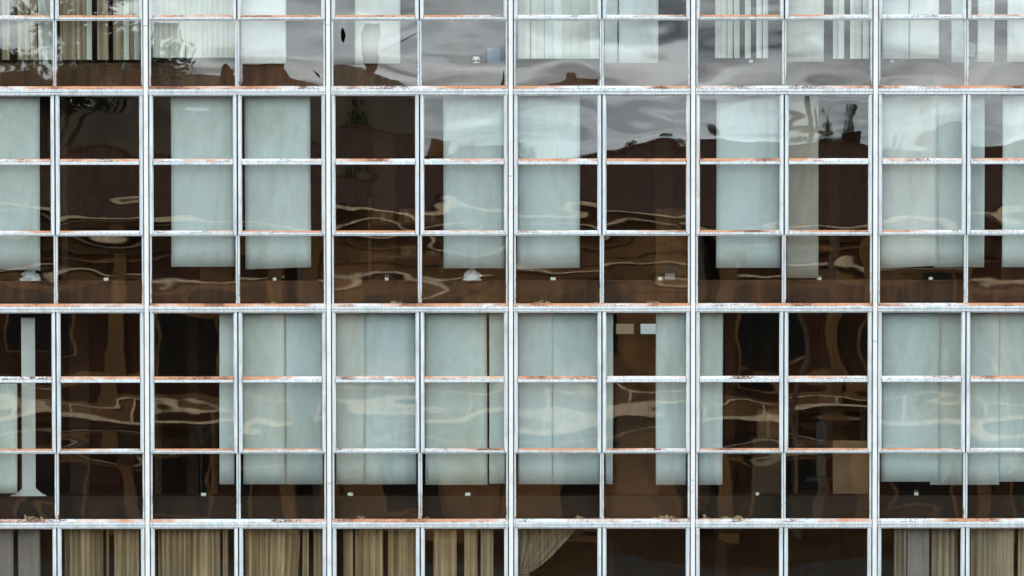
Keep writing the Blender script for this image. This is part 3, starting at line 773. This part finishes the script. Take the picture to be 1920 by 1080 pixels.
# fourth bay: tall cabinet, screen
o, a, b, zb = box_thing('cupboard', 1230, 1287, 392, 1, 1.3, 1.8, M['card'], 'tall brown cupboard, right window of fourth bay, second storey down', 'cupboard')
MB().box((a.x + b.x) / 2 - .004, (a.x + b.x) / 2 + .004, 1.294, 1.299, zb + .1, a.z - .05).build('door_joint', M['black'], o, (a.x, 1.294, zb))
zt = ztop(1); a, b = P(1239, 497, .42), P(1270, 497, .42)
o = MB().bevbox(a.x, b.x, .42, .46, zt + .02, a.z, .006).box((a.x + b.x) / 2 - .05, (a.x + b.x) / 2 + .05, .41, .52, zt, zt + .02).build('screen', M['black'], None, (a.x, .44, zt))
tag(o, 'small dark screen standing on the ledge, fourth bay, second storey down', 'screen')
p_ = P(1257, 517, .40); o = MB().box(p_.x - .08, p_.x + .07, .405, .408, zt + .001, zt + .10).build('paper', M['grey'], None, (p_.x, .405, zt)); o.rotation_euler = (R(-8), 0, 0)
tag(o, 'grey paper leaning on the small dark screen', 'paper')
# third bay: cartons on a rack
def rack(x0, x1, y0, s, d, label, n=3, mat='dwood'):
    a, b = P(x0, y0, d), P(x1, y0, d); zb = ZZ(TRANS[s + 1][0]) + .006
    r_ = empty('shelf_rack', ((a.x + b.x) / 2, d, zb)); tag(r_, label, 'shelf')
    for xx in (a.x, b.x - .04):
        for yy in (d, d + .46): MB().box(xx, xx + .04, yy, yy + .04, zb, a.z + .05).build('post', M[mat], r_, (xx, yy, zb))
    zs = []
    for k in range(n):
        z = zb + (a.z - zb) * (k + .35) / n; zs.append(z)
        MB().box(a.x + .041, b.x - .041, d + .01, d + .49, z - .03, z).build('shelf_board', M[mat], r_, (a.x, d, z))
    return zs
zs = rack(690, 830, 378, 1, 1.1, 'dark rack of cartons, third bay, second storey down', 3)
zz = zs[2]
carton(698, 738, 396, 0, 1.13, 'tall brown carton at left of rack shelf, third bay', zb=zz)
carton(748, 777, 392, 0, 1.13, 'pale brown carton in middle of rack shelf, third bay', zb=zz)
carton(796, 826, 396, 0, 1.13, 'brown carton at right of rack shelf, third bay', zb=zz)
carton(752, 780, 462, 0, 1.13, 'carton on the middle shelf of the rack, third bay', zb=zs[1])
carton(800, 824, 470, 0, 1.13, 'carton at right on the rack middle shelf, third bay', zb=zs[1])
# second bay, second storey: desk and window-height cupboard
o, a, b, zb = box_thing('cupboard', 375, 436, 492, 1, .9, 1.4, M['card'], 'low brown cupboard under blind, second bay, second storey down', 'cupboard')
MB().box(a.x - .02, b.x + .02, .87, 1.42, a.z, a.z + .03).build('cupboard_top', M['board'], o, (a.x, .87, a.z))
o, a, b, zb = box_thing('cupboard', 1878, 1990, 398, 1, .9, 1.3, M['wood'], 'tall brown cupboard behind blind, rightmost bay, second storey down', 'cupboard')
MB().box(a.x + .25, a.x + .26, .894, .899, zb + .1, a.z - .1).build('door_joint', M['black'], o, (a.x, .89, zb))
# third storey, leftmost bay: white stand with a flared foot on the ledge
zt = ztop(2); p_ = P(54, 926, .33); zp = P(54, 596, .33).z
o = MB().box(p_.x - .10, p_.x + .105, .32, .345, zt + .11, zp).prism_x([(.30, zt + .012, 0), (.365, zt + .012, 0), (.345, zt + .105, 0), (.32, zt + .105, 0)], p_.x - .10, p_.x + .10).build('white_stand', M['white'], None, (p_.x, .33, zt))
s = MB(); xs = [(-.27, 0), (.26, 0), (.26, .012), (.20, .03), (.115, .11), (-.105, .11), (-.19, .03), (-.27, .012)]
s.add([(p_.x + x, .30, zt + z) for x, z in xs] + [(p_.x + x, .37, zt + z) for x, z in xs], [tuple(range(8)), tuple(range(15, 7, -1))] + [(i, i + 8, (i + 1) % 8 + 8, (i + 1) % 8) for i in range(8)])
s.build('flared_foot', M['white'], o, (p_.x, .33, zt))
tag(o, 'tall white stand with flared foot on the ledge, leftmost bay, third storey', 'stand')
# third storey, second bay: dark round-headed stand and table
zf = ZZ(TRANS[3][0]) + .006; c = P(377, 818, .9); hd = P(377, 795, .9).z
st = empty('pedestal_fan', (c.x, .9, zf)); tag(st, 'dark round-headed pedestal fan, second bay, third storey down', 'fan')
MB().lathe([(.16, zf), (.15, zf + .03), (.02, zf + .05)], c.x, .95).build('base', M['black'], st, (c.x, .95, zf))
MB().tube([(c.x, .95, zf + .05), (c.x, .95, c.z - .02)], .016, 8).build('pole', M['black'], st, (c.x, .95, zf))
h = MB()
for k in range(3): h.tube([(c.x + (.17 - .05 * k) * math.cos(t_ * .3307), .88 - .02 * k, c.z + (.2 - .06 * k) * math.sin(t_ * .3307)) for t_ in range(20)], .010, 5)
h.build('guard', M['black'], st, (c.x, .88, c.z))
bl = MB()
for k in range(4):
    a_ = k * 1.571 + .3; u = Vector((math.cos(a_), 0, math.sin(a_))); w_ = Vector((-u.z, 0, u.x)); o_ = Vector((c.x, .90, c.z))
    q = [o_ + u * .03 - w_ * .02, o_ + u * .15 - w_ * .07, o_ + u * .16 + w_ * .05, o_ + u * .03 + w_ * .02]
    bl.add([tuple(x) for x in q] + [tuple(x + Vector((0, .008, 0))) for x in q], [(0, 1, 2, 3), (7, 6, 5, 4), (0, 4, 5, 1), (1, 5, 6, 2), (2, 6, 7, 3), (3, 7, 4, 0)])
bl.build('blades', M['black'], st, (c.x, .9, c.z))
MB().lathe([(.05, c.z - .05), (.07, c.z), (.05, c.z + .05)], c.x, .97).build('motor', M['black'], st, (c.x, .97, c.z))
def table(x0, x1, ytop, s, d, label, mat='wood', dep=.7):
    a, b = P(x0, ytop, d), P(x1, ytop, d); zb = ZZ(TRANS[s + 1][0]) + .006
    r_ = empty('desk', ((a.x + b.x) / 2, d, zb)); tag(r_, label, 'desk')
    MB().bevbox(a.x - .03, b.x + .03, d - .03, d + dep, a.z - .035, a.z, .006).build('desk_top', M[mat], r_, (a.x, d, a.z))
    for xx in (a.x, b.x - .05):
        for yy in (d, d + dep - .08): MB().box(xx, xx + .05, yy, yy + .05, zb, a.z - .036).build('leg', M[mat], r_, (xx, yy, zb))
    return a.z
table(290, 402, 768, 2, 1.2, 'brown high table, second bay, third storey down', 'card')
zd = table(1490, 1622, 832, 2, .95, 'brown desk, right window of fifth bay, third storey down', 'wood')
zs = rack(1492, 1622, 770, 2, 1.75, 'dark frame rack behind desk, fifth bay, third storey down', 2)
carton(1420, 1461, 770, 822, 1.0, 'buff carton on top of low cupboard, fifth bay, third storey', 2)
zc_ = P(1420, 822, 1.0).z
o = MB().bevbox(P(1412, 822, .95).x, P(1466, 822, .95).x, .95, 1.5, ZZ(TRANS[3][0]) + .006, zc_, .008).build('cupboard', M['dwood'], None, (P(1440, 822, .95).x, 1.2, zf))
tag(o, 'dark low cupboard carrying a carton, fifth bay, third storey down', 'cupboard')
a, b = P(1562, 826, .45), P(1629, 826, .45); zt = ztop(2)
o = MB().box(a.x, b.x, .45, .465, zt + .012, a.z).build('display_board', M['board'], None, (a.x, .45, zt)); o.rotation_euler = (R(-3), 0, 0)
tag(o, 'buff rectangular board propped on the ledge, fifth bay, third storey down', 'board')
def chair(px_, ytop, s, d, label, mat='black', seatmat='black', wpx=36):
    zf = ZZ(TRANS[s + 1][0]) + .006; c = P(px_, ytop, d); w = wpx * PX
    r_ = empty('office_chair', (c.x, d, zf)); tag(r_, label, 'chair')
    hz = min(.46, (c.z - zf) * .5)
    back = MB(); n = 8; pr = []
    for k in range(n + 1):
        t_ = k / n; pr.append((-w / 2 * math.cos(t_ * math.pi), math.sin(t_ * math.pi) ** .6 * .10))
    ring = [(c.x - w / 2 * .85, zf + hz + .12)] + [(c.x + x, c.z - .10 + z) for x, z in pr] + [(c.x + w / 2 * .85, zf + hz + .12)]
    m_ = len(ring)
    back.add([(x, d + .05, z) for x, z in ring] + [(x, d + .11, z) for x, z in ring], [tuple(range(m_)), tuple(range(2 * m_ - 1, m_ - 1, -1))] + [(i, i + m_, (i + 1) % m_ + m_, (i + 1) % m_) for i in range(m_)])
    back.build('backrest', M[mat], r_, (c.x, d, c.z))
    MB().bevbox(c.x - .23, c.x + .23, d + .12, d + .58, zf + hz, zf + hz + .08, .03).build('seat', M[seatmat], r_, (c.x, d, zf + hz))
    MB().tube([(c.x, d + .35, zf + .08), (c.x, d + .35, zf + hz)], .03).build('gas_stem', M['black'], r_, (c.x, d + .35, zf))
    for k in range(5):
        a_ = k * 1.2566; MB().tube([(c.x, d + .35, zf + .09), (c.x + .28 * math.cos(a_), d + .35 + .28 * math.sin(a_), zf + .05)], [.025, .018], 6).build('foot', M['black'], r_, (c.x, d + .35, zf))
    MB().box(c.x - .03, c.x + .03, d + .115, d + .15, zf + hz - .02, zf + hz + .3).build('back_stem', M['black'], r_, (c.x, d, zf))
chair(1541, 790, 2, .72, 'dark pointed-back chair at the desk, fifth bay, third storey down', wpx=20)
chair(1813, 78, 0, .75, 'dark office chair with blue seat, rightmost bay, top storey', 'steel', 'blue', 36)
# third storey, fourth bay: grey-brown double-door cabinet and two small rear windows
o, a, b, zb = box_thing('cabinet', 1156, 1236, 733, 2, .85, 1.35, M['dwood'], 'tall dark double-door cabinet, right window of fourth bay, third storey down', 'cabinet')
ax = (P(1215.5, 800, .84)).x
for sg, (l_, r_) in ((-1, (a.x + .02, ax - .003)), (1, (ax + .003, b.x - .02))):
    dr = MB().bevbox(l_, r_, .825, .85, zb + .05, a.z - .02, .004).build('door', M['dwood'], o, (l_, .83, zb))
    hx = ax + sg * .036; hz = P(1215, 803, .82).z
    MB().bevbox(hx - .018, hx + .018, .812, .826, hz - .06, hz + .06, .006).build('handle', M['black'], dr, (hx, .82, hz))
for x0, x1, t_ in ((1155, 1188, 'left'), (1201, 1240, 'right')):
    a, b = P(x0, 607, DEPTH - .03), P(x1, 626, DEPTH - .03)
    w = MB().box(a.x, b.x, DEPTH - .05, DEPTH - .005, b.z, a.z).build('rear_window', M['lit'] if t_ == 'right' else M['litb'], bld, (a.x, DEPTH - .03, b.z))
    f = MB()
    for q in ((a.x - .05, a.x, b.z - .05, a.z + .05), (b.x, b.x + .05, b.z - .05, a.z + .05), (a.x, b.x, a.z, a.z + .05), (a.x, b.x, b.z - .05, b.z)):
        f.box(q[0], q[1], DEPTH - .07, DEPTH - .002, q[2], q[3])
    f.build('frame', M['dwood'], w, (a.x, DEPTH - .05, b.z))
# top storey: lamp and blue bin on the ledge
zt = ztop(0); p_ = P(893, 112, .42)
o = MB().lathe([(.06, zt), (.055, zt + .012), (.012, zt + .02), (.012, zt + .05)], p_.x, .42).build('desk_lamp', M['wplastic'], None, (p_.x, .42, zt))
MB().lathe([(.062, zt + .05), (.06, zt + .055), (.045, zt + .10), (.04, zt + .10)], p_.x, .42).build('lamp_shade', M['wplastic'], o, (p_.x, .42, zt + .05))
tag(o, 'small white lamp on the ledge, right window of third bay, top storey', 'lamp')
a, b = P(914, 92, .40), P(938, 92, .40)
o = MB().bevbox(a.x, b.x, .40, .58, zt, a.z, .01).build('blue_box', M['blue'], None, ((a.x + b.x) / 2, .48, zt))
MB().bevbox(a.x - .006, b.x + .006, .394, .586, a.z, a.z + .02, .004).build('lid', M['blue'], o, (a.x, .4, a.z))
tag(o, 'blue lidded box on the ledge, right window of third bay, top storey', 'box')

# ------------------------------------------------------------------ across the street: what the panes mirror
YO = -86.0
def MX(px_, y=YO): return (px_ - 960) / FPX * (DIST + -y)
def MZ(py, y=YO): return CAMZ + (540 - py - FPX * math.tan(R(PITCH))) / FPX * (DIST - y)
def house(x0, x1, eave, ridge, wallm, label, wins, mids, ybase=YO, dep=12):
    """two storeys, tiled gable roof, white gutter and cornice, dark windows and shop openings"""
    r_ = empty('tiled_house', ((x0 + x1) / 2, ybase, 0)); tag(r_, label, 'house', 'houses across the street')
    MB().box(x0, x1, ybase - dep, ybase, 0, eave).build('wall', M[wallm], r_, ((x0 + x1) / 2, ybase, 0))
    ov = .7; ym = ybase - dep / 2; rf = MB(); n = int((x1 - x0 + 1.2) / .5); vs = []
    xa = x0 - .6; st = (x1 - x0 + 1.2) / (n * 2)
    nc = 15; W_ = n * 2 + 1; fs = []
    for sg in (1, -1):                                           # pan tiles in stepped courses, both slopes
        yo = ybase + ov if sg > 0 else ybase - dep - ov
        for c in range(nc):
            for t0, lift in ((c / nc, .012), ((c + 1) / nc, 0)):
                for k in range(W_):
                    vs.append((xa + st * k, yo + (ym - yo) * t0, eave - .1 + (ridge - eave + .1) * t0 + .08 * (k % 2) + lift))
    for q in range(4 * nc - 1):
        if q == 2 * nc - 1: continue
        for k in range(W_ - 1): fs.append((q * W_ + k, q * W_ + k + 1, (q + 1) * W_ + k + 1, (q + 1) * W_ + k))
    rf.add(vs, fs); rfo = rf.build('roof', M['tile'], r_, ((x0 + x1) / 2, ym, eave))
    md = rfo.modifiers.new('thickness', 'SOLIDIFY'); md.thickness = .08
    MB().tube([(x0 - .6, ym, ridge + .1), (x1 + .6, ym, ridge + .1)], .16, 8).build('ridge', M['tile'], rfo, (x0, ym, ridge))
    for xe, sg in ((x0, -1), (x1, 1)):
        MB().add([(xe, ybase, eave), (xe, ybase - dep, eave), (xe, ym, ridge), (xe - sg * .2, ybase, eave), (xe - sg * .2, ybase - dep, eave), (xe - sg * .2, ym, ridge)],
                 [(0, 1, 2), (5, 4, 3), (0, 3, 4, 1), (1, 4, 5, 2), (2, 5, 3, 0)]).build('gable', M[wallm], r_, (xe, ym, eave))
    MB().box(x0 - .6, x1 + .6, ybase + ov, ybase + ov + .14, eave - .20, eave - .06).build('gutter', M['trim'], r_, (x0, ybase + ov, eave))
    for z0, z1, pj in mids:
        MB().box(x0, x1, ybase, ybase + pj, z0, z1).build('cornice', M['trim'], r_, (x0, ybase, z0))
    for yb, h_ in ((436, 22), (478, 9), (524, 14), (728, 10), (794, 20), (842, 8)):    # thin string courses
        MB().box(x0, x1, ybase, ybase + .10, MZ(yb + h_), MZ(yb)).build('string_course', M['stucco2'], r_, (x0, ybase, MZ(yb)))
    zr = MZ(741)                                                  # balcony: pale panels between posts and a handrail
    MB().box(x0, x1, ybase + .92, ybase + .99, zr, zr + .08).build('handrail', M['trim'], r_, (x0, ybase + .95, zr))
    n = int((x1 - x0) / 2.4); zf_ = mids[2][1]
    for k in range(n):
        xa = x0 + (x1 - x0) * k / n
        MB().box(xa, xa + .1, ybase + .92, ybase + .99, zf_, zr).build('railing_post', M['trim'], r_, (xa, ybase + .95, zf_))
        if (k * 7 + int(x0)) % 3: MB().box(xa + .12, xa + (x1 - x0) / n - .02, ybase + .94, ybase + .96, zf_ + .1, zr - .08).build('railing_panel', M['stucco2'], r_, (xa, ybase + .95, zf_))
    for (a, b, z0, z1) in wins:
        w = MB().box(a, b, ybase + .005, ybase + .03, z0, z1).build('window', M['dglass'], r_, ((a + b) / 2, ybase, z0))
        f = MB()
        for q in ((a - .12, a, z0 - .12, z1 + .12), (b, b + .12, z0 - .12, z1 + .12), (a, b, z1, z1 + .12), (a, b, z0 - .12, z0)): f.box(q[0], q[1], ybase + .004, ybase + .07, q[2], q[3])
        f.build('frame', M['stucco2'], w, (a, ybase, z0))
    for k in range(int((x1 - x0) / 4.8) + 1):
        x = x0 + .2 + k * ((x1 - x0 - .6) / max(1, int((x1 - x0) / 4.8)))
        MB().box(x - .3, x + .3, ybase + .004, ybase + .22, 0, eave - .25).build('pilaster', M['stucco2'], r_, (x, ybase, 0))
    MB().box(x0 + (x1 - x0) * .3, x0 + (x1 - x0) * .3 + .9, ym - 2.2, ym - 1.4, eave, ridge + 1.0).build('chimney', M[wallm], rfo, (x0, ym, eave))
def wins(x0, x1, zs, step=4.8, wd=2.3, seed=0):
    r_ = random.Random(seed); o = []
    n = int((x1 - x0) / step)
    for k in range(n):
        c = x0 + .2 + (k + .5) * ((x1 - x0 - .6) / n)
        for z0, z1 in zs:
            ww = wd * r_.uniform(.8, 1.25); o.append((c - ww / 2, c + ww / 2, z0, z1))
    return o
e1 = MZ(398)
for x0, x1, ev, rg, wm, lb, sd_ in [
    (MX(-420), MX(560), MZ(405), MZ(290), 'stucco', 'brown tiled house across the street, mirrored in the left panes', 1),
    (MX(610), MX(1290), MZ(385), MZ(295), 'stucco2', 'buff tiled house across the street, mirrored in the middle panes', 2),
    (MX(1330), MX(2350), MZ(412), MZ(282), 'stucco', 'brown tiled house across the street, mirrored in the right panes', 3)]:
    zu = (MZ(690), MZ(545)); zl = (.5, MZ(850))
    house(x0, x1, ev, rg, wm, lb, wins(x0, x1, [zu, zl], seed=sd_), [(MZ(429), MZ(425), .5), (MZ(517), MZ(512), .15), (MZ(788), MZ(776), 1.0), (MZ(836), MZ(831), .12)])
# hillside
hp = [(-1600, 60), (-600, 40), (0, 95), (210, 125), (330, 158), (430, 128), (560, 140), (640, 168), (735, 184), (775, 248), (830, 272), (960, 286), (1200, 296), (1460, 290), (1650, 285), (1800, 262), (1950, 270), (2600, 250), (3600, 280)]
def prof(v):
    for (a, ya), (b, yb) in zip(hp, hp[1:]):
        if a <= v <= b: return ya + (yb - ya) * (v - a) / (b - a)
    return hp[0][1] if v < hp[0][0] else hp[-1][1]
hm = MB(); nx, ny = 220, 10
for j in range(ny + 1):
    v = j / ny; y = -170 - 130 * v
    for i in range(nx + 1):
        q = -1600 + 5200 * i / nx
        x = MX(q, -260); top = MZ(prof(q), -260)
        z = top * math.sin(min(1, v / .7) * math.pi / 2) ** 1.2 if v <= .7 else top * (1 - (v - .7) * .4)
        z += mnoise.noise(Vector((x * .15, y * .15, 0))) * 1.0 * min(1, v * 3) + mnoise.noise(Vector((x * .7, y * .7, 3))) * .4 * min(1, v * 3)
        hm.v.append((x, y, max(z, -1) if j else -1)); hm.r.append(0)
for j in range(ny):
    for i in range(nx): k = j * (nx + 1) + i; hm.f.append((k, k + 1, k + nx + 2, k + nx + 1)); hm.mi.append(0)
structure(hm.build('hill', M['hill'], None, (0, -240, 0), smooth=True))
# trees
def tree(px_, ytop, y, rad_px, label, seed, leaves=2600):
    r_ = random.Random(seed); x = MX(px_, y); H = MZ(ytop, y); mpp = (DIST - y) / FPX; rad = rad_px * mpp
    root = empty('leafy_tree', (x, y, 0)); tag(root, label, 'tree', 'trees across the street')
    t_ = MB(); t_.tube([(x, y, 0), (x + .15, y, H * .3), (x - .1, y + .1, H * .6), (x, y, H * .88)], [H * .022, H * .017, H * .011, .04], 8)
    cl = []
    for k in range(14):
        a = r_.uniform(0, 6.28); zz = H * r_.uniform(.45, .88); rr = rad * r_.uniform(.35, .85) * (1.1 - abs(zz / H - .62))
        c = Vector((x + math.cos(a) * rr, y + math.sin(a) * rr, zz + H * .04)); cl.append((c, rad * r_.uniform(.3, .5)))
        t_.tube([(x, y, zz * .78), (x + math.cos(a) * rr * .5, y + math.sin(a) * rr * .5, zz * .93), tuple(c)], [H * .007, H * .004, .02], 5)
    cl.append((Vector((x, y, H - rad * .3)), rad * .35))
    t_.build('trunk', M['bark'], root, (x, y, 0))
    lf = MB(); sz = .22 if rad < 4 else .34
    for k in range(leaves):
        c, rr = cl[r_.randrange(len(cl))]
        d = Vector((r_.gauss(0, 1), r_.gauss(0, 1), r_.gauss(0, .8))).normalized() * rr * r_.random() ** .45
        u = Vector((r_.gauss(0, 1), r_.gauss(0, 1), r_.gauss(0, 1))).normalized() * sz * r_.uniform(.6, 1.3); w_ = u.orthogonal().normalized() * sz * .5
        p = c + d; lf.add([p - u * .5, p + w_ * .5, p + u * .5, p - w_ * .5], [(0, 1, 2, 3)])
    lf.build('crown', M['leaf'], root, (x, y, H * .6))
tree(95, -190, -112, 175, 'tall dark tree across the street, mirrored at the far left', 1, 11000)
tree(-330, -150, -112, 180, 'tall dark tree standing beyond the left picture edge', 2, 4000)
tree(1326, 228, -150, 42, 'small dark tree mirrored beside the fourth white mullion', 3)
tree(1500, 222, -150, 55, 'dark tree mirrored in fifth bay, leftmost of its cluster', 4)
tree(1560, 208, -152, 55, 'dark tree mirrored in fifth bay, middle of its cluster', 5)
tree(1618, 206, -149, 50, 'dark tree mirrored in fifth bay, rightmost of its cluster', 6)
tree(700, 176, -150, 60, 'dark tree on the hillside mirrored in the third bay', 7)
tree(500, 120, -150, 70, 'dark tree on the hillside mirrored in the second bay', 8)
tree(1010, 256, -150, 60, 'low dark tree mirrored in the fourth bay, left window', 9)
tree(1165, 262, -152, 55, 'low dark tree mirrored in the fourth bay, left of two', 10)
tree(1245, 250, -150, 50, 'low dark tree mirrored in the fourth bay, right of two', 11)
tree(1700, 250, -150, 70, 'broad dark tree mirrored over the blinds of the rightmost bay', 12)
# utility pole
x = MX(1521, -80); zt = MZ(185, -80)
up = empty('utility_pole', (x, -80, 0)); tag(up, 'thin utility pole mirrored before the dark trees, fifth bay', 'pole')
MB().tube([(x, -80, 0), (x, -80, zt)], [.14, .09], 8).build('shaft', M['bark'], up, (x, -80, 0))
MB().box(x - .8, x + .8, -80.16, -80.10, zt - .7, zt - .58).build('crossarm', M['bark'], up, (x, -80, zt - .7))
for dx in (-.7, 0.25, .7): MB().lathe([(.05, zt - .58), (.06, zt - .5), (.03, zt - .42)], x + dx, -80.13, 8).build('insulator', M['dglass'], up, (x + dx, -80.13, zt - .58))
